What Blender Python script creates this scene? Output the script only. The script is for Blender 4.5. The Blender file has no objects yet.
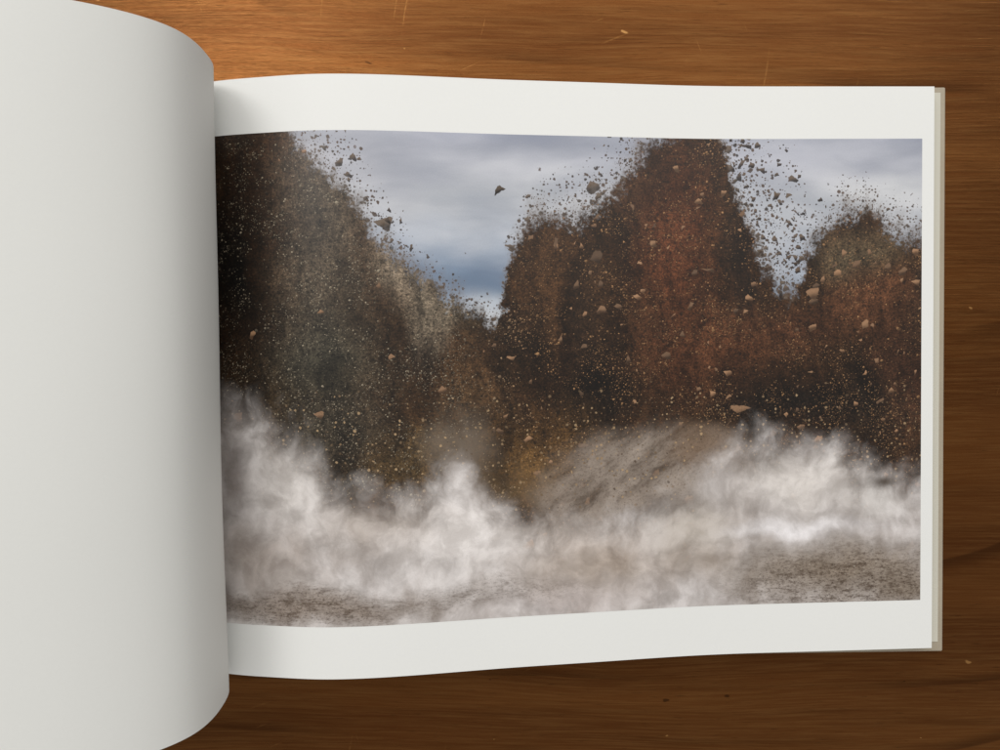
import bpy, math, random
import numpy as np
from mathutils import Vector

# ------------------------------------------------------------------ scene, camera, light
S = bpy.context.scene
random.seed(7)
rng = np.random.default_rng(7)

cam_d = bpy.data.cameras.new('camera')
cam = bpy.data.objects.new('camera', cam_d)
S.collection.objects.link(cam)
cam.location = (0.0, 0.00794, 0.332)                 # phone held flat above the book
cam.rotation_mode = 'ZYX'
cam.rotation_euler = (-0.0312, 0.0, -0.0013)
cam_d.sensor_width = 36.0
cam_d.lens = 36.0 * 0.751
cam_d.clip_start = 0.01
cam_d.clip_end = 50
S.camera = cam

world = bpy.data.worlds.new('World')
S.world = world
world.use_nodes = True
bg = world.node_tree.nodes['Background']
bg.inputs['Color'].default_value = (1.0, 0.99, 0.972, 1)   # light thrown back by the room
bg.inputs['Strength'].default_value = 0.44


def area_light(name, loc, target, sx, sy, watts, col):
    d = bpy.data.lights.new(name, 'AREA')
    d.shape = 'RECTANGLE'
    d.size, d.size_y = sx, sy
    d.energy = watts
    d.color = col
    o = bpy.data.objects.new(name, d)
    S.collection.objects.link(o)
    o.location = loc
    o.rotation_euler = (Vector(target) - Vector(loc)).to_track_quat('-Z', 'Y').to_euler()
    return o


# a window up to the left, and an added soft fill lamp standing in for ceiling bounce
area_light('window_light', (-0.72, 0.86, 1.72), (0, 0, 0.02), 0.60, 0.70, 9, (1.0, 0.99, 0.97))
area_light('bounce_fill', (0.10, 1.00, 1.40), (0, 0, 0.02), 2.2, 1.3, 16.5, (1.0, 0.985, 0.955))

S.view_settings.view_transform = 'Standard'
S.view_settings.look = 'None'
S.view_settings.gamma = 1.0
S.view_settings.exposure = 0.0
S.view_settings.use_curve_mapping = False
S.render.engine = 'CYCLES'
S.cycles.max_bounces = 5
S.cycles.diffuse_bounces = 3
S.cycles.glossy_bounces = 2


# ------------------------------------------------------------------ helpers
def lin(c):
    out = []
    for x in c:
        x = x / 255.0
        out.append(x / 12.92 if x <= 0.04045 else ((x + 0.055) / 1.055) ** 2.4)
    return tuple(out)


class G:
    """small helper for writing node maths"""
    def __init__(self, name):
        self.m = bpy.data.materials.new(name)
        self.m.use_nodes = True
        self.t = self.m.node_tree
        self.b = self.t.nodes['Principled BSDF']

    def n(self, kind, **kw):
        nd = self.t.nodes.new(kind)
        for k, v in kw.items():
            setattr(nd, k, v)
        return nd

    def put(self, sock, v):
        if isinstance(v, bpy.types.NodeSocket):
            self.t.links.new(v, sock)
        elif isinstance(v, (tuple, list)):
            sock.default_value = tuple(v) + (1.0,) if len(v) == 3 and sock.type == 'RGBA' else v
        else:
            sock.default_value = v

    def ma(self, op, a, b=0.0, c=None, clamp=False):
        nd = self.n('ShaderNodeMath', operation=op, use_clamp=clamp)
        self.put(nd.inputs[0], a)
        self.put(nd.inputs[1], b)
        if c is not None:
            self.put(nd.inputs[2], c)
        return nd.outputs[0]

    def vm(self, op, a, b=None, out=0):
        nd = self.n('ShaderNodeVectorMath', operation=op)
        self.put(nd.inputs[0], a)
        if b is not None:
            self.put(nd.inputs[3] if op == 'SCALE' else nd.inputs[1], b)
        return nd.outputs['Value'] if out else nd.outputs['Vector']

    def ss(self, x, a, b, lo=0.0, hi=1.0):
        nd = self.n('ShaderNodeMapRange', interpolation_type='SMOOTHSTEP')
        for i, v in enumerate((x, a, b, lo, hi)):
            self.put(nd.inputs[i], v)
        return nd.outputs[0]

    def mr(self, x, a, b, lo=0.0, hi=1.0):
        nd = self.n('ShaderNodeMapRange')
        nd.clamp = True
        for i, v in enumerate((x, a, b, lo, hi)):
            self.put(nd.inputs[i], v)
        return nd.outputs[0]

    def mix(self, f, a, b, mode='MIX'):
        nd = self.n('ShaderNodeMix', data_type='RGBA', blend_type=mode)
        nd.clamp_factor = True
        self.put(nd.inputs[0], f)
        self.put(nd.inputs[6], a)
        self.put(nd.inputs[7], b)
        return nd.outputs[2]

    def noise(self, v, scale, detail=4, rough=0.5, col=False, dist=0.0, lac=2.0):
        nd = self.n('ShaderNodeTexNoise', noise_dimensions='3D')
        self.put(nd.inputs['Vector'], v)
        nd.inputs['Scale'].default_value = scale
        nd.inputs['Detail'].default_value = detail
        nd.inputs['Roughness'].default_value = rough
        nd.inputs['Lacunarity'].default_value = lac
        nd.inputs['Distortion'].default_value = dist
        return nd.outputs['Color' if col else 'Fac']

    def xyz(self, v):
        nd = self.n('ShaderNodeSeparateXYZ')
        self.put(nd.inputs[0], v)
        return nd.outputs

    def comb(self, x, y, z=0.0):
        nd = self.n('ShaderNodeCombineXYZ')
        for i, v in enumerate((x, y, z)):
            self.put(nd.inputs[i], v)
        return nd.outputs[0]

    def mapping(self, v, scale=(1, 1, 1), loc=(0, 0, 0), rot=(0, 0, 0)):
        nd = self.n('ShaderNodeMapping')
        self.put(nd.inputs['Vector'], v)
        nd.inputs['Location'].default_value = loc
        nd.inputs['Rotation'].default_value = rot
        nd.inputs['Scale'].default_value = scale
        return nd.outputs[0]

    def curve(self, x, pts):
        """piecewise curve through pts with x and y in 0..1"""
        nd = self.n('ShaderNodeFloatCurve')
        self.put(nd.inputs['Value'], x)
        c = nd.mapping.curves[0]
        c.points[0].location = pts[0]
        c.points[1].location = pts[-1]
        for p in pts[1:-1]:
            c.points.new(*p)
        for p in c.points:
            p.handle_type = 'VECTOR'
        nd.mapping.update()
        return nd.outputs[0]

    def bump(self, h, strength, dist, normal=None):
        nd = self.n('ShaderNodeBump')
        nd.inputs['Strength'].default_value = strength
        nd.inputs['Distance'].default_value = dist
        self.put(nd.inputs['Height'], h)
        if normal is not None:
            self.put(nd.inputs['Normal'], normal)
        return nd.outputs[0]


# ------------------------------------------------------------------ materials
def paper_mat(name='paper', c=(235, 235, 232), rough=0.5, spec=0.3):
    g = G(name)
    tc = g.n('ShaderNodeTexCoord').outputs['Object']
    f = g.noise(tc, 900, 3, 0.6)
    f2 = g.noise(tc, 9, 3, 0.5)
    base = lin(c)
    col = g.mix(g.ma('MULTIPLY', g.ma('ADD', f, f2), 0.5), tuple(x * 0.965 for x in base), tuple(min(1, x * 1.03) for x in base))
    g.put(g.b.inputs['Base Color'], col)
    g.b.inputs['Roughness'].default_value = rough
    g.b.inputs['Specular IOR Level'].default_value = spec
    g.put(g.b.inputs['Normal'], g.bump(g.noise(tc, 260, 3, 0.6), 0.05, 0.0003))
    return g.m


def edge_mat():
    g = G('page_edges')
    tc = g.n('ShaderNodeTexCoord').outputs['Object']
    f = g.noise(g.mapping(tc, (60, 30, 2600)), 1.0, 3, 0.6)
    g.put(g.b.inputs['Base Color'], g.mix(f, lin((168, 166, 154)), lin((204, 202, 191))))
    g.b.inputs['Roughness'].default_value = 0.75
    return g.m


def cover_mat():
    g = G('cover_cloth')
    tc = g.n('ShaderNodeTexCoord').outputs['Object']
    f = g.noise(tc, 500, 3, 0.6)
    f2 = g.noise(tc, 25, 4, 0.6)
    c = g.mix(f2, lin((160, 148, 128)), lin((186, 175, 156)))
    c = g.mix(g.ma('MULTIPLY', f, 0.35), c, lin((150, 138, 118)))
    g.put(g.b.inputs['Base Color'], c)
    g.b.inputs['Roughness'].default_value = 0.6
    g.put(g.b.inputs['Normal'], g.bump(f, 0.3, 0.0004))
    return g.m


def wood_mat():
    g = G('varnished_wood')
    P = g.n('ShaderNodeTexCoord').outputs['Object']
    # slow waviness of the grain, then three lengths of fibre running along X
    w = g.noise(g.mapping(P, (2.2, 7, 1)), 1.0, 3, 0.5)
    y = g.ma('ADD', g.xyz(P)[1], g.ma('MULTIPLY', w, 0.035))
    Q = g.comb(g.xyz(P)[0], y, 0.0)
    broad = g.noise(g.mapping(Q, (1.5, 26, 1)), 1.0, 4, 0.55)
    mid = g.noise(g.mapping(Q, (7, 150, 1), (3.1, 0, 0)), 1.0, 4, 0.6)
    fine = g.noise(g.mapping(Q, (28, 900, 1), (0, 7.7, 0)), 1.0, 4, 0.7)
    blotch = g.noise(g.mapping(P, (5, 9, 1), (1.3, 2.2, 0)), 1.0, 4, 0.55)
    c = g.mix(g.ss(broad, 0.3, 0.7), lin((80, 44, 19)), lin((103, 62, 29)))
    c = g.mix(g.ma('MULTIPLY', g.ss(mid, 0.45, 0.75), 0.35), c, lin((52, 25, 8)))
    c = g.mix(g.ma('MULTIPLY', g.ss(fine, 0.35, 0.8), 0.42), c, lin((134, 95, 54)))
    c = g.mix(g.ma('MULTIPLY', g.ss(blotch, 0.48, 0.75), 0.35), c, lin((84, 45, 17)))
    # a few dark growth-ring lines that wander across the veneer
    ring = g.noise(g.mapping(P, (1.1, 6.5, 1), (0.37, 0.9, 0)), 1.0, 2, 0.45)
    saw = g.ma('FRACT', g.ma('MULTIPLY', ring, 9.0))
    line = g.ma('MULTIPLY', g.ss(saw, 0.80, 0.97), g.ss(saw, 1.0, 0.975))
    line = g.ma('MULTIPLY', line, g.ss(g.noise(P, 6, 3), 0.45, 0.62))
    c = g.mix(g.ma('MULTIPLY', line, 0.5), c, lin((42, 19, 7)))
    # dark pores
    pore = g.noise(g.mapping(P, (120, 1500, 1)), 1.0, 2, 0.5)
    c = g.mix(g.ma('MULTIPLY', g.ss(pore, 0.62, 0.75), 0.4), c, lin((40, 19, 7)))

    # wear: pale nicks and long hairline scratches
    def flecks(scale, off, size, keep):
        v = g.n('ShaderNodeTexVoronoi', voronoi_dimensions='2D', feature='F1')
        pv = g.mapping(P, scale, off)
        pw = g.vm('ADD', pv, g.vm('SCALE', g.vm('SUBTRACT', g.noise(pv, 3.0, 2, 0.5, col=True), (0.5, 0.5, 0.5)), 0.25))
        g.put(v.inputs['Vector'], pw)
        v.inputs['Scale'].default_value = 1.0
        r = g.xyz(v.outputs['Color'])
        m = g.ss(v.outputs['Distance'], g.ma('MULTIPLY', r[1], size), g.ma('MULTIPLY', r[1], size * 0.45))
        return g.ma('MULTIPLY', m, g.ma('LESS_THAN', r[0], keep))
    nick = flecks((52, 75, 1), (0.2, 0.7, 0), 0.085, 0.10)
    c = g.mix(g.ma('MULTIPLY', nick, 0.75), c, lin((170, 126, 76)))
    dent = flecks((38, 60, 1), (5.2, 3.7, 0), 0.06, 0.10)
    c = g.mix(g.ma('MULTIPLY', dent, 0.7), c, lin((40, 20, 8)))

    def hair(rot, scale, off, size, keep):
        v = g.n('ShaderNodeTexVoronoi', voronoi_dimensions='2D', feature='F1')
        pb = g.vm('ADD', P, g.vm('SCALE', g.noise(P, 14, 2, 0.5, col=True), 0.012))
        pv = g.mapping(g.mapping(pb, rot=(0, 0, rot)), scale, off)
        g.put(v.inputs['Vector'], pv)
        v.inputs['Scale'].default_value = 1.0
        r = g.xyz(v.outputs['Color'])
        m = g.ss(v.outputs['Distance'], g.ma('MULTIPLY', r[1], size), 0.0)
        m = g.ma('MULTIPLY', m, g.ss(g.noise(P, 420, 2, 0.6), 0.3, 0.6))
        return g.ma('MULTIPLY', m, g.ma('LESS_THAN', r[0], keep))
    h1 = hair(1.25, (12, 300, 1), (0.4, 0.2, 0), 0.13, 0.07)
    h2 = hair(-0.35, (16, 260, 1), (2.4, 1.2, 0), 0.15, 0.07)
    h3 = hair(1.75, (9, 300, 1), (6.4, 4.2, 0), 0.18, 0.06)
    hairs = g.ma('MAXIMUM', h1, g.ma('MAXIMUM', h2, h3))
    c = g.mix(g.ma('MULTIPLY', hairs, 0.45), c, lin((140, 98, 54)))
    g.put(g.b.inputs['Base Color'], c)
    g.b.inputs['Metallic'].default_value = 0.66          # light glancing back out of the fibres takes the wood's colour
    ro = g.ma('ADD', 0.17, g.ma('MULTIPLY', g.ma('ADD', fine, blotch), 0.11))
    g.put(g.b.inputs['Roughness'], ro)
    g.b.inputs['Specular IOR Level'].default_value = 0.22
    g.b.inputs['Specular Tint'].default_value = (1.0, 0.72, 0.42, 1)
    hgt = g.ma('ADD', g.ma('MULTIPLY', fine, 0.6), g.ma('MULTIPLY', mid, 0.5))
    hgt = g.ma('SUBTRACT', hgt, g.ma('MULTIPLY', hairs, 0.1))
    g.put(g.b.inputs['Normal'], g.bump(hgt, 0.42, 0.0006))
    return g.m


# ---- the printed picture: earth thrown up in front of a clouded sky, pale dust below.
# Design grid: x 0..7.08 along the print, y 0..4.7 up the print (1 unit = 4.3 cm).
GX = [(200, 217), (213, 230), (250, 268), (300, 318), (350, 364), (400, 409), (450, 456), (500, 502), (550, 550), (930, 930)]


def gp(x, y):
    ax = float(np.interp(x, [a for a, b in GX], [b for a, b in GX]))
    yt = float(np.interp(x, [213, 300, 500, 700, 921], [131, 129, 132, 136.5, 139.5]))
    yb = float(np.interp(x, [213, 350, 500, 700, 921], [624, 624, 615, 606.5, 601.5]))
    return (ax - 213) / 100.0, (yb - y) / (yb - yt) * 4.62


def print_mat():
    g = G('printed_photo')
    uv = g.n('ShaderNodeUVMap', uv_map='UVMap').outputs[0]
    P = uv                                             # UVs already in design-grid units
    PX, PY, _ = g.xyz(P)

    def warp(v, scale, amt, detail=3):
        return g.vm('ADD', v, g.vm('SCALE', g.vm('SUBTRACT', g.noise(v, scale, detail, 0.55, col=True), (0.5, 0.5, 0.5)), amt))

    def skyl(pts):
        q = [gp(*p) for p in pts]
        return [((x + 0.1) / 7.3, y / 5.2) for x, y in q]

    def h_of(x, pts):
        return g.ma('MULTIPLY', g.curve(g.ma('MULTIPLY', g.ma('ADD', x, 0.1), 1 / 7.3), skyl(pts)), 5.2)

    def blob(col, V, x, y, rx, ry, c, s, ramp=0.0):
        cx, cy = gp(x, y)
        d = g.vm('LENGTH', g.vm('MULTIPLY', g.vm('SUBTRACT', V, (cx, cy, 0)), (100 / rx, 100 / ry, 0)), out=1)
        return g.mix(g.ss(d, 1.45, ramp, 0.0, s), col, lin(c))

    # --- sky
    sn = g.noise(g.mapping(P, (0.55, 1.5, 1), (0.6, 0.2, 0)), 1.3, 4, 0.5)
    sy = g.ma('ADD', PY, g.ma('MULTIPLY', g.ma('SUBTRACT', sn, 0.5), 1.1))
    ramp = g.n('ShaderNodeValToRGB')
    g.put(ramp.inputs[0], g.ma('MULTIPLY', sy, 1 / 5.0))
    el = ramp.color_ramp.elements
    stops = [(0.54, (222, 224, 230)), (0.595, (214, 220, 228)), (0.625, (138, 158, 182)), (0.67, (146, 160, 182)), (0.73, (190, 196, 208)),
             (0.80, (216, 217, 222)), (0.86, (204, 205, 214)), (0.92, (188, 190, 202)), (0.97, (172, 176, 194))]
    el[0].position, el[0].color = stops[0][0], lin(stops[0][1]) + (1,)
    el[1].position, el[1].color = stops[-1][0], lin(stops[-1][1]) + (1,)
    for p, c in stops[1:-1]:
        e = el.new(p)
        e.color = lin(c) + (1,)
    col = ramp.outputs[0]
    Wb = warp(P, 1.1, 0.9)
    col = blob(col, Wb, 890, 190, 70, 30, (226, 226, 228), 0.8)
    col = blob(col, Wb, 345, 160, 70, 50, (205, 204, 210), 0.7)
    col = blob(col, Wb, 770, 250, 60, 60, (206, 208, 214), 0.8)
    col = blob(col, Wb, 455, 255, 70, 26, (128, 148, 172), 0.6)
    col = blob(col, P, 482, 300, 30, 14, (228, 232, 238), 0.8)

    cl = g.noise(g.mapping(warp(P, 0.9, 0.3), (0.6, 2.0, 1), (4.1, 0.7, 0)), 1.2, 4, 0.48)
    col = g.mix(1.0, col, g.mix(g.ss(cl, 0.3, 0.72), (0.61, 0.63, 0.66), (0.93, 0.93, 0.925)), 'MULTIPLY')

    # --- outline of the thrown earth
    sky_pts = [(200, 90), (283, 95), (300, 138), (330, 166), (352, 192), (375, 228), (400, 254), (430, 277), (460, 294), (485, 306), (499, 318),
               (506, 292), (510, 264), (516, 242), (526, 224), (536, 214), (552, 207), (576, 213), (597, 198), (612, 190), (630, 165), (645, 146),
               (655, 132), (700, 112), (719, 120), (727, 165), (745, 215), (765, 262), (785, 290), (797, 285), (806, 255), (816, 232),
               (840, 210), (868, 205), (885, 222), (905, 238), (925, 232)]
    n1 = g.noise(g.mapping(P, (5.2, 2.2, 1), (0, 0, 0), (0, 0, 0.12)), 1.0, 7, 0.74)
    xw = g.ma('ADD', PX, g.ma('MULTIPLY', g.ma('SUBTRACT', g.noise(g.mapping(P, loc=(3.3, 8.1, 0)), 6, 4, 0.65), 0.5), 0.34))
    H = h_of(xw, sky_pts)
    d = g.ma('SUBTRACT', g.ma('ADD', H, g.ma('MULTIPLY', g.ma('SUBTRACT', n1, 0.5), 0.62)), PY)
    fz = [(200, 40), (300, 85), (380, 70), (420, 36), (480, 22), (503, 30), (540, 46), (600, 55), (650, 50), (715, 40), (727, 130), (745, 165), (770, 185),
          (795, 150), (808, 60), (840, 42), (900, 46), (925, 40)]
    fzw = g.ma('MULTIPLY', g.curve(g.ma('MULTIPLY', g.ma('ADD', PX, 0.1), 1 / 7.3),
                                   [((gp(x, 300)[0] + 0.1) / 7.3, w / 200) for x, w in fz]), 2.0)
    reach = g.ma('ADD', 1.0, g.ma('DIVIDE', d, fzw), clamp=True)      # 0 beyond the reach of the debris, 1 at the plume

    WF = warp(P, 46, 0.020, 2)                         # ragged outlines for small and for larger fragments
    WC = warp(P, 21, 0.030, 2)

    def specks(scale, size_lo, size_hi, off, dens, wamt=0.5, wsc=1.6, stretch=(1, 1, 1), power=2.0):
        """scattered irregular fragments; returns coverage, per-fragment random values, side-lighting"""
        pw = g.mapping(WF, tuple(scale * s for s in stretch), off)
        v = g.n('ShaderNodeTexVoronoi', voronoi_dimensions='2D', feature='F1')
        g.put(v.inputs['Vector'], pw)
        v.inputs['Scale'].default_value = 1.0
        v.inputs['Randomness'].default_value = 1.0
        r = g.xyz(v.outputs['Color'])
        rad = g.ma('MULTIPLY_ADD', g.ma('POWER', r[0], power), size_hi - size_lo, size_lo)
        m = g.ss(v.outputs['Distance'], rad, g.ma('MULTIPLY', rad, 0.62))
        m = g.ma('MULTIPLY', m, g.ma('LESS_THAN', r[1], dens))
        side = g.vm('DOT_PRODUCT', g.vm('SUBTRACT', pw, v.outputs['Position']), (-0.5, 0.85, 0), out=1)
        return m, r, g.ma('DIVIDE', side, rad)

    def shards(scale, off, dens, gap, stretch=(1, 1, 1), wamt=0.22, rot=0.3):
        """angular fragments: cells of a broken-up plane, shrunk, with only some of them kept"""
        pw = g.mapping(WC, tuple(scale * q for q in stretch), off, (0, 0, rot))
        v = g.n('ShaderNodeTexVoronoi', voronoi_dimensions='2D', feature='F1')
        e = g.n('ShaderNodeTexVoronoi', voronoi_dimensions='2D', feature='DISTANCE_TO_EDGE')
        for q in (v, e):
            g.put(q.inputs['Vector'], pw)
            q.inputs['Scale'].default_value = 1.0
        r = g.xyz(v.outputs['Color'])
        th = g.ma('MULTIPLY_ADD', r[0], gap, 0.06)
        m = g.ss(e.outputs['Distance'], th, g.ma('ADD', th, 0.07))
        m = g.ma('MULTIPLY', m, g.ma('LESS_THAN', r[1], dens))
        side = g.vm('DOT_PRODUCT', g.vm('SUBTRACT', pw, v.outputs['Position']), (-0.5, 0.85, 0), out=1)
        return m, r, g.ma('MULTIPLY', side, 2.6)

    # debris in front of the sky
    vis = g.ma('POWER', reach, 1.35)
    for sc, lo, hi, off, k in ((34, .12, .50, (1, 2, 0), 1.0), (20, .08, .46, (5, 9, 0), 0.85), (13, .06, .36, (2, 4, 0), 0.5)):
        m, r, s = specks(sc, lo, hi, off, g.ma('MULTIPLY', vis, k))
        col = g.mix(g.ma('MULTIPLY', m, 0.92), col, g.mix(r[2], lin((46, 38, 33)), lin((92, 72, 58))))
    gapx = g.ma('MULTIPLY', g.ss(PX, 4.2, 5.2), g.ss(PX, 6.1, 5.85))
    for sc, off, k, gap in ((19, (3, 8, 0), 0.62, .30), (11, (9, 2, 0), 0.42, .34), (7.5, (4, 5, 0), 0.20, .38)):
        m, r, s = shards(sc, off, g.ma('MULTIPLY', vis, g.ma('MULTIPLY_ADD', gapx, k * 0.7, k * 0.3)), gap)
        col = g.mix(g.ma('MULTIPLY', m, 0.95), col, g.mix(g.ss(s, -0.5, 0.9), lin((38, 30, 27)), lin((104, 86, 70))))
    m, r, s = shards(12, (3.3, 2.9, 0), g.ss(d, -1.3, -0.4, 0.0, 0.012), .42)
    col = g.mix(m, col, g.mix(g.ss(s, -0.4, 0.8), lin((34, 27, 24)), lin((88, 74, 62))))

    # --- body of the plume: colour masses
    W = warp(P, 1.3, 0.75, 4)
    b = g.mix(g.noise(P, 2.0, 5, 0.6), lin((48, 33, 21)), lin((74, 51, 33)))
    for a in ((325, 225, 52, 95, (106, 98, 88), .82), (325, 365, 75, 85, (72, 73, 66), .85), (385, 330, 36, 80, (58, 42, 28), .75),
              (425, 295, 28, 48, (150, 142, 130), .7), (398, 258, 20, 34, (150, 140, 128), .75), (455, 312, 24, 20, (140, 132, 120), .6), (275, 385, 70, 30, (64, 52, 36), .6),
              (262, 195, 36, 60, (58, 40, 28), .7), (232, 270, 45, 130, (13, 10, 8), .95), (245, 140, 22, 16, (60, 52, 48), .5),
              (440, 410, 50, 40, (66, 48, 30), .6), (470, 385, 44, 50, (92, 72, 52), .7), (478, 325, 30, 22, (58, 50, 38), .7),
              (545, 265, 40, 60, (84, 60, 40), .8), (530, 345, 34, 45, (40, 30, 21), .7), (596, 385, 44, 52, (15, 12, 10), .93),
              (585, 300, 20, 60, (48, 38, 30), .6), (675, 240, 44, 110, (98, 58, 38), .85), (640, 190, 26, 50, (76, 54, 40), .7),
              (740, 265, 20, 70, (54, 38, 27), .8), (700, 350, 70, 48, (98, 62, 42), .8), (640, 330, 26, 60, (80, 52, 36), .5),
              (800, 400, 105, 40, (17, 13, 11), .94), (745, 300, 18, 20, (28, 24, 22), .6), (850, 250, 48, 34, (98, 88, 72), .85),
              (870, 305, 52, 36, (116, 78, 56), .8), (790, 330, 50, 30, (92, 60, 42), .8), (905, 375, 30, 58, (86, 58, 44), .8),
              (870, 400, 32, 45, (26, 22, 19), .7), (540, 450, 70, 44, (112, 86, 52), .8), (405, 462, 70, 34, (92, 78, 54), .7),
              (330, 430, 50, 30, (66, 62, 54), .6), (920, 290, 14, 50, (50, 44, 38), .6)):
        b = blob(b, W, *a)
    # clouded unevenness inside the plume, streaked upwards
    st = g.noise(g.mapping(W, (4.6, 1.0, 1), (2, 5, 0)), 1.0, 6, 0.64)
    b = g.mix(1.0, b, g.mix(g.ss(st, 0.25, 0.78), (0.24, 0.23, 0.22), (1.30, 1.24, 1.16)), 'MULTIPLY')
    cl2 = g.noise(P, 11, 5, 0.78)
    b = g.mix(1.0, b, g.mix(g.ss(cl2, 0.32, 0.7), (0.55, 0.54, 0.53), (1.45, 1.42, 1.36)), 'MULTIPLY')
    gr = g.noise(P, 48, 4, 0.85)
    b = g.mix(1.0, b, g.mix(g.ss(gr, 0.36, 0.66), (0.42, 0.41, 0.40), (1.75, 1.68, 1.58)), 'MULTIPLY')
    edge = g.ma('ADD', d, g.ma('MULTIPLY', g.ma('SUBTRACT', g.noise(P, 22, 4, 0.75), 0.5), 0.50))
    hz = g.ma('MULTIPLY', g.ss(d, -0.30, 0.12), g.ss(n1, 0.35, 0.65, 0.15, 0.6))
    col = g.mix(hz, col, lin((128, 116, 106)))
    alpha = g.ss(edge, -0.06, 0.16)
    col = g.mix(alpha, col, b)

    # fragments inside the plume: catching light on the upper side
    ins = g.ss(d, -0.05, 0.25)
    patch = g.noise(P, 2.3, 6, 0.7)
    pd = g.ma('MULTIPLY', ins, g.ss(patch, 0.42, 0.64, 0.05, 1.0))
    warmx = g.ss(PX, 2.3, 3.4)
    for sc, lo, hi, off, k, pw in ((58, .14, .52, (3, 1, 0), 1.0, 1.2), (36, .08, .44, (8, 6, 0), .75, 1.8), (19, .05, .38, (4, 7, 0), .45, 2.6)):
        m, r, s = specks(sc, lo, hi, off, g.ma('MULTIPLY', pd, k), power=pw)
        r2 = g.ma('POWER', r[2], 2.4)
        cool = g.mix(r2, lin((50, 44, 36)), lin((176, 164, 142)))
        warm = g.mix(r2, lin((56, 38, 27)), lin((182, 140, 98)))
        c = g.mix(warmx, cool, warm)
        c = g.mix(1.0, c, g.mix(g.ss(s, -0.7, 0.7), (0.35, 0.33, 0.32), (1.25, 1.22, 1.18)), 'MULTIPLY')
        col = g.mix(g.ma('MULTIPLY', m, g.ma('MULTIPLY_ADD', r2, 0.45, 0.45)), col, c)
    # darker fragments too
    m, r, s = specks(22, .1, .5, (12, 13, 0), g.ma('MULTIPLY', ins, .5))
    col = g.mix(g.ma('MULTIPLY', m, 0.55), col, lin((22, 17, 13)))
    # a few stones
    for sc, off, k, gap in ((13, (1.4, 6.6, 0), .10, .38), (7.0, (2.7, 3.1, 0), .045, .40)):
        m, r, s = shards(sc, off, g.ma('MULTIPLY', g.ma('MULTIPLY', ins, g.ma('MULTIPLY_ADD', warmx, 0.9, 0.1)), k), gap)
        c = g.mix(r[2], lin((88, 70, 56)), lin((170, 132, 100)))
        c = g.mix(1.0, c, g.mix(g.ss(s, -0.6, 0.6), (0.3, 0.28, 0.27), (1.15, 1.12, 1.1)), 'MULTIPLY')
        col = g.mix(g.ma('MULTIPLY', m, 0.9), col, c)

    # --- veil of brown dust drifting in front of the plume's foot
    V2 = warp(P, 1.5, 0.5, 4)
    vn = g.noise(g.mapping(V2, (1.4, 1.0, 1), (0, 0, 0), (0, 0, 0.5)), 1.6, 6, 0.62)

    def veil(col, x, y, rx, ry, c, s, V=V2):
        cx, cy = gp(x, y)
        dd = g.vm('LENGTH', g.vm('MULTIPLY', g.vm('SUBTRACT', V, (cx, cy, 0)), (100 / rx, 100 / ry, 0)), out=1)
        f = g.ma('MULTIPLY', g.ss(dd, 1.3, 0.1, 0.0, s), g.ss(vn, 0.28, 0.62, 0.35, 1.15), clamp=True)
        return g.mix(f, col, lin(c))
    dg_ = g.noise(g.mapping(g.mapping(warp(P, 2.5, 0.16, 3), rot=(0, 0, -0.62)), (1.7, 4.2, 1)), 1.0, 6, 0.68)
    mound = g.mix(g.ss(dg_, 0.3, 0.68), lin((112, 99, 88)), lin((166, 152, 140)))
    for x, y, rx_, ry_, k in ((655, 462, 105, 44, .95), (590, 492, 70, 36, .8)):
        cx, cy = gp(x, y)
        q = g.vm('LENGTH', g.vm('MULTIPLY', g.vm('SUBTRACT', V2, (cx, cy, 0)), (100 / rx_, 100 / ry_, 0)), out=1)
        col = g.mix(g.ma('MULTIPLY', g.ss(q, 1.2, 0.45, 0.0, k), g.ss(dg_, 0.25, 0.5, 0.45, 1.0)), col, mound)
    col = blob(col, V2, 700, 445, 34, 26, (112, 82, 52), .55)
    mg = g.ma('MULTIPLY', g.ss(PY, 2.3, 1.9), g.ss(g.noise(P, 38, 4, 0.8), 0.5, 0.66, 0.0, 0.55))
    col = g.mix(mg, col, lin((70, 56, 44)))
    col = veil(col, 455, 440, 36, 40, (128, 114, 100), .6)
    col = veil(col, 500, 480, 60, 30, (112, 90, 62), .5)
    m, r, s = specks(24, .08, .42, (21, 3, 0), g.ma('MULTIPLY', g.ma('MULTIPLY', g.ss(PY, 0.9, 1.4), g.ss(PY, 2.4, 1.7)), .42))
    col = g.mix(g.ma('MULTIPLY', m, 0.75), col, g.mix(r[2], lin((60, 44, 32)), lin((190, 160, 122))))

    # --- pale dust rolling along the ground
    dust_pts = [(200, 392), (240, 398), (270, 412), (295, 432), (320, 460), (345, 482), (375, 498), (410, 496), (440, 478), (455, 455), (468, 448),
                (481, 470), (496, 500), (530, 522), (560, 520), (600, 512), (640, 506), (680, 488), (708, 462), (740, 440), (770, 432), (800, 432),
                (840, 440), (860, 458), (890, 470), (925, 474)]
    hd = h_of(g.ma('ADD', PX, g.ma('MULTIPLY', g.ma('SUBTRACT', vn, 0.5), 0.25)), dust_pts)
    f1 = g.noise(g.mapping(V2, (1.25, 0.85, 1)), 2.3, 6, 0.58)
    dd = g.ma('SUBTRACT', g.ma('ADD', hd, g.ma('MULTIPLY', g.ma('SUBTRACT', f1, 0.5), 0.95)), PY)
    da = g.ss(dd, -0.24, 0.42)
    da = g.ma('MULTIPLY', da, g.ss(g.noise(V2, 4.5, 6, 0.65), 0.15, 0.6, 0.72, 1.0))
    u = g.mix(g.ss(f1, 0.3, 0.7), lin((176, 168, 164)), lin((220, 215, 214)))
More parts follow.
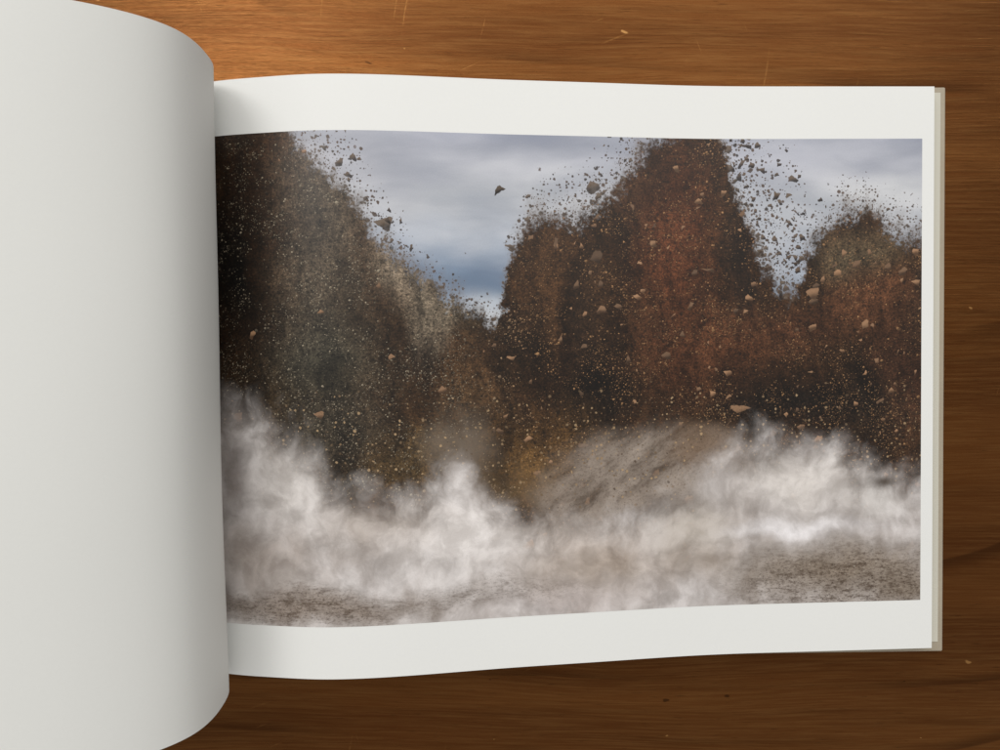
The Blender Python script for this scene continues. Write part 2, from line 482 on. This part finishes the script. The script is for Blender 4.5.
    for a in ((290, 475, 50, 50, (222, 217, 214), .8), (232, 470, 18, 55, (112, 102, 98), .7), (260, 560, 60, 36, (166, 154, 146), .7),
              (465, 535, 70, 45, (238, 233, 231), .9), (380, 520, 60, 30, (190, 178, 168), .6), (600, 560, 90, 40, (182, 166, 152), .75),
              (545, 520, 50, 22, (170, 152, 136), .5), (690, 520, 50, 30, (184, 174, 162), .7), (730, 490, 26, 40, (160, 150, 144), .5),
              (800, 478, 64, 34, (222, 216, 211), .85), (560, 598, 90, 20, (196, 186, 184), .6), (880, 500, 40, 22, (206, 202, 198), .6),
              (800, 527, 80, 10, (240, 237, 239), .85), (835, 568, 120, 28, (142, 127, 110), .85), (900, 590, 60, 20, (128, 114, 98), .7),
              (300, 605, 110, 16, (150, 136, 126), .75), (700, 555, 40, 22, (168, 152, 136), .5)):
        u = blob(u, V2, *a)
    # soft billows, lit from above left
    bn0 = g.noise(V2, 2.4, 6, 0.56)
    bn1 = g.noise(g.vm('ADD', V2, (-0.06, 0.10, 0)), 2.4, 6, 0.56)
    lit = g.ma('SUBTRACT', bn0, bn1)
    u = g.mix(1.0, u, g.mix(g.ss(lit, -0.16, 0.16), (0.79, 0.77, 0.75), (1.14, 1.13, 1.12)), 'MULTIPLY')
    col = g.mix(da, col, u)

    # --- bare stony ground showing through at the bottom
    def ground(col, x, y, rx, ry, amt, off):
        cx, cy = gp(x, y)
        dg = g.vm('LENGTH', g.vm('MULTIPLY', g.vm('SUBTRACT', V2, (cx, cy, 0)), (100 / rx, 100 / ry, 0)), out=1)
        msk = g.ss(dg, 1.25, 0.25)
        a1 = g.noise(g.mapping(P, (6, 15, 1), off), 1.0, 6, 0.8)
        col = g.mix(g.ma('MULTIPLY', msk, amt * 0.55), col, lin((128, 112, 96)))
        f = g.ma('MULTIPLY', msk, g.ss(a1, 0.46, 0.62, 0, amt))
        col = g.mix(f, col, lin((82, 66, 52)))
        a2 = g.noise(g.mapping(P, (30, 48, 1), off), 1.0, 3, 0.8)
        f = g.ma('MULTIPLY', msk, g.ss(a2, 0.52, 0.64, 0, amt))
        col = g.mix(f, col, lin((64, 50, 40)))
        f = g.ma('MULTIPLY', msk, g.ss(a2, 0.42, 0.30, 0, amt * 0.7))
        return g.mix(f, col, lin((206, 196, 184)))
    col = ground(col, 850, 582, 135, 42, .82, (3, 3, 0))
    col = ground(col, 300, 606, 120, 24, .72, (9, 1, 0))
    col = ground(col, 480, 592, 120, 16, .4, (5, 7, 0))
    col = blob(col, WC, 884, 481, 15, 7, (70, 58, 48), .9)
    # fine grain of the print
    gn = g.noise(P, 75, 2, 0.7)
    col = g.mix(1.0, col, g.mix(gn, (0.90, 0.90, 0.90), (1.10, 1.10, 1.10)), 'MULTIPLY')

    g.put(g.b.inputs['Base Color'], col)
    g.b.inputs['Roughness'].default_value = 0.36
    g.b.inputs['Specular IOR Level'].default_value = 0.33
    return g.m


M_paper = paper_mat()
M_edge = edge_mat()
M_cover = cover_mat()
M_wood = wood_mat()
M_print = print_mat()


# ------------------------------------------------------------------ mesh helpers
def link(name, mesh, mats, parent=None):
    for m in mats:
        mesh.materials.append(m)
    o = bpy.data.objects.new(name, mesh)
    S.collection.objects.link(o)
    o.parent = parent
    return o


def spl(t, y, q):
    """natural cubic spline"""
    t, y, q = (np.asarray(a, float) for a in (t, y, q))
    n = len(t)
    h = np.diff(t)
    A = np.eye(n)
    b = np.zeros(n)
    for i in range(1, n - 1):
        A[i, i - 1:i + 2] = h[i - 1], 2 * (h[i - 1] + h[i]), h[i]
        b[i] = 6 * ((y[i + 1] - y[i]) / h[i] - (y[i] - y[i - 1]) / h[i - 1])
    m = np.linalg.solve(A, b)
    i = np.clip(np.searchsorted(t, q) - 1, 0, n - 2)
    a, c, hh = t[i + 1] - q, q - t[i], h[i]
    return m[i] * a**3 / (6 * hh) + m[i + 1] * c**3 / (6 * hh) + (y[i] / hh - m[i] * hh / 6) * a + (y[i + 1] / hh - m[i + 1] * hh / 6) * c


def resample(x, z, n):
    s = np.concatenate([[0], np.cumsum(np.hypot(np.diff(x), np.diff(z)))])
    q = np.linspace(0, s[-1], n)
    return np.interp(q, s, x), np.interp(q, s, z), q


def sheet(x, z, ys, thick, verts, faces, wob=None, mat_i=None):
    """solid sheet swept along Y with profile (x, z) as its upper face; appends to verts, faces"""
    x, z = np.asarray(x), np.asarray(z)
    tx, tz = np.gradient(x), np.gradient(z)
    L = np.hypot(tx, tz)
    nx, nz = -tz / L, tx / L
    n, m = len(x), len(ys)
    o = len(verts)
    for side in (0, 1):
        for j, y in enumerate(ys):
            for i in range(n):
                w = wob(i / (n - 1), j / (m - 1)) if wob else 0.0
                k = w - thick * side
                verts.append((x[i] + nx[i] * k, y, z[i] + nz[i] * k))
    I = lambda s, j, i: o + s * n * m + j * n + i
    for j in range(m - 1):
        for i in range(n - 1):
            faces.append((I(0, j, i), I(0, j, i + 1), I(0, j + 1, i + 1), I(0, j + 1, i)))
            faces.append((I(1, j, i), I(1, j + 1, i), I(1, j + 1, i + 1), I(1, j, i + 1)))
    for i in range(n - 1):
        faces.append((I(0, 0, i), I(1, 0, i), I(1, 0, i + 1), I(0, 0, i + 1)))
        faces.append((I(0, m - 1, i), I(0, m - 1, i + 1), I(1, m - 1, i + 1), I(1, m - 1, i)))
    for j in range(m - 1):
        faces.append((I(0, j, 0), I(0, j + 1, 0), I(1, j + 1, 0), I(1, j, 0)))
        faces.append((I(0, j, n - 1), I(1, j, n - 1), I(1, j + 1, n - 1), I(0, j + 1, n - 1)))


def from_lists(name, verts, faces, smooth=True):
    me = bpy.data.meshes.new(name)
    me.from_pydata(verts, [], faces)
    me.update()
    if smooth:
        me.shade_smooth()
        me.set_sharp_from_angle(angle=math.radians(40))
    return me


def rounded_board(name, x0, x1, y0, y1, z0, z1, r):
    """flat board with rounded long edges and corners"""
    import bmesh
    bm = bmesh.new()
    bmesh.ops.create_cube(bm, size=1)
    for v in bm.verts:
        v.co = Vector(((x0 + x1) / 2 + v.co.x * (x1 - x0), (y0 + y1) / 2 + v.co.y * (y1 - y0), (z0 + z1) / 2 + v.co.z * (z1 - z0)))
    bmesh.ops.bevel(bm, geom=bm.edges[:], offset=r, segments=3, affect='EDGES', profile=0.6)
    me = bpy.data.meshes.new(name)
    bm.to_mesh(me)
    bm.free()
    me.shade_smooth()
    me.set_sharp_from_angle(angle=math.radians(50))
    return me


# ------------------------------------------------------------------ the table
tt = rounded_board('table_top', -0.80, 0.75, -0.42, 0.45, -0.030, 0.0, 0.003)
table = link('table_top', tt, [M_wood])
table['kind'] = 'structure'
table['label'] = 'varnished brown wooden table top with horizontal grain and scratches'

# ------------------------------------------------------------------ the book
book = bpy.data.objects.new('open_book', None)
S.collection.objects.link(book)
book.location = (0, -0.00254, 0.0)
book.rotation_euler = (0, 0, 0.0118)
book['label'] = 'open landscape photo book with printed photograph and a blank leaf curling up'
book['category'] = 'book'

HH = 0.1197                                            # half the page height
# profile of the opened right-hand leaf, gutter to fore-edge
KX = [-.137, -.133, -.125, -.11, -.092, -.0745, -.0595, -.04, 0, .041, .084, .127, .1846]
KZ = [.006, .015, .0236, .0296, .0330, .0353, .0353, .0333, .0271, .0218, .0165, .0142, .0120]
qx = np.linspace(KX[0], KX[-1], 1500)
rx, rz, rs = resample(qx, spl(KX, KZ, qx), 260)

# covers, spine
CT = 0.0032
cov = link('cover_board', rounded_board('cover_board', -.118, .1946, -HH - .0052, HH + .0027, 0.0002, CT, 0.0008), [M_cover], book)
cov2 = link('cover_board', rounded_board('cover_board', -.500, -.190, -HH - .0052, HH + .0027, 0.0002, CT, 0.0008), [M_cover], book)
spine = link('spine', rounded_board('spine', -.1870, -.1210, -HH - .0052, HH + .0027, 0.0003, .0024, 0.0007), [M_cover], book)

# endpaper pasted to the inside of the back cover
v, f = [], []
ex = np.linspace(-.10, .1921, 12)
sheet(ex, np.full(12, CT + .0004), np.linspace(-HH - .0006, HH + .0002, 4), .0003, v, f)
link('endpaper', from_lists('endpaper', v, f, False), [paper_mat('endpaper', (206, 202, 188))], book)

# leaves under the open page, fanned at the fore-edge
v, f = [], []
NL = 20
bottom_end = CT + .0008
for k in range(1, NL + 1):
    t = k / NL
    drop = t * (rz[-1] - bottom_end - .0002)
    z = rz - drop
    x = rx.copy()
    x = x + .0042 * t * np.clip((rx + .02) / .2, 0, 1) + rng.normal(0, .00006)
    z = np.maximum(z, bottom_end - (t - 1) * .0004)
    sel = slice(10, None, 5)
    yj = rng.normal(0, .00012)
    xs, zs = list(x[sel]), list(z[sel])
    if x[sel][-1] != x[-1]:
        xs.append(x[-1]); zs.append(z[-1])
    sheet(xs, zs, [-HH + .0004 + yj, HH - .0004 + yj], .00026, v, f)
link('page_block', from_lists('page_block', v, f), [M_edge], book)

# left-hand block lying on the front cover, under the raised leaf
v, f = [], []
lx0 = np.array([-.139, -.145, -.155, -.17, -.20, -.25, -.32, -.40, -.470])
lz0 = np.array([.006, .0120, .0165, .0180, .0165, .0130, .0105, .0095, .0090])
tq = np.linspace(0, 8, 60)
lbx, lbz = spl(range(9), lx0, tq), spl(range(9), lz0, tq)
for k in range(14):
    t = k / 14
    z = np.maximum(lbz - t * .0050, CT + .0005 + (1 - t) * .0006)
    sheet((lbx - .004 * t * np.clip((-lbx - .2) / .27, 0, 1))[::-1], z[::-1], [-HH + .0003, HH - .0003], .00026, v, f)
link('page_block', from_lists('page_block', v, f), [M_edge], book)

# the open right-hand page
v, f = [], []
ys = np.linspace(-HH, HH, 30)
sheet(rx, rz, ys, .00020, v, f)
page = link('page', from_lists('page', v, f), [M_paper], book)
page['label'] = 'white page carrying the printed photograph'

# picture printed on it: a film of ink following the page
send = rs[-1] - .0052
i0 = int(np.searchsorted(rs, .012))
s_cols = np.linspace(rs[i0], send, 240)
px_, pz_ = np.interp(s_cols, rs, rx), np.interp(s_cols, rs, rz)
tx, tz = np.gradient(px_), np.gradient(pz_)
L = np.hypot(tx, tz)
px_, pz_ = px_ - tz / L * .00007, pz_ + tx / L * .00007
PB, PT = -.0986, .0979
rows = np.linspace(PB, PT, 40)
n, m = len(s_cols), len(rows)
verts = [(px_[i], y, pz_[i]) for y in rows for i in range(n)]
faces = [(j * n + i, j * n + i + 1, (j + 1) * n + i + 1, (j + 1) * n + i) for j in range(m - 1) for i in range(n - 1)]
me = from_lists('printed_photograph', verts, faces)
uvl = me.uv_layers.new(name='UVMap')
uu = (1 - (send - s_cols) / .305) * 7.08
vv = (rows - PB) / (PT - PB) * 4.62
vi = np.empty(len(me.loops), dtype=np.int64)
me.loops.foreach_get('vertex_index', vi)
uvl.data.foreach_set('uv', np.stack([uu[vi % n], vv[vi // n]], -1).ravel())
pic = link('printed_photograph', me, [M_print], page)
pic['label'] = 'printed photograph of brown earth and pale dust thrown up before a cloudy sky'

# the blank leaf that is being turned: rises out of the gutter and curls over to the left
LX = [-.138, -.131, -.119, -.1098, -.1065, -.1053, -.1076, -.1232, -.1538, -.193, -.2347, -.270, -.300, -.326]
LZ = [.006, .016, .0285, .0385, .0466, .0552, .0774, .0942, .1075, .1146, .1235, .1300, .1335, .1345]
ch = np.concatenate([[0], np.cumsum(np.hypot(np.diff(LX), np.diff(LZ)))])
tq = np.linspace(0, ch[-1], 2000)
ax, az, as_ = resample(spl(ch, LX, tq), spl(ch, LZ, tq), 220)
v, f = [], []
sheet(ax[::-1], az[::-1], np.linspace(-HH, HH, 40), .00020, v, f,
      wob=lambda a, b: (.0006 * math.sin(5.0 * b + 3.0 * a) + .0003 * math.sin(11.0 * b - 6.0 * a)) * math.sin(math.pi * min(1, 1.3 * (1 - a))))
leaf = link('page', from_lists('page', v, f), [paper_mat('shaded_paper', (221, 221, 217), 0.65, 0.2)], book)  # same paper, toned down: the leaf's dimmer light is painted into its colour
leaf['label'] = 'blank white leaf curling up out of the gutter'
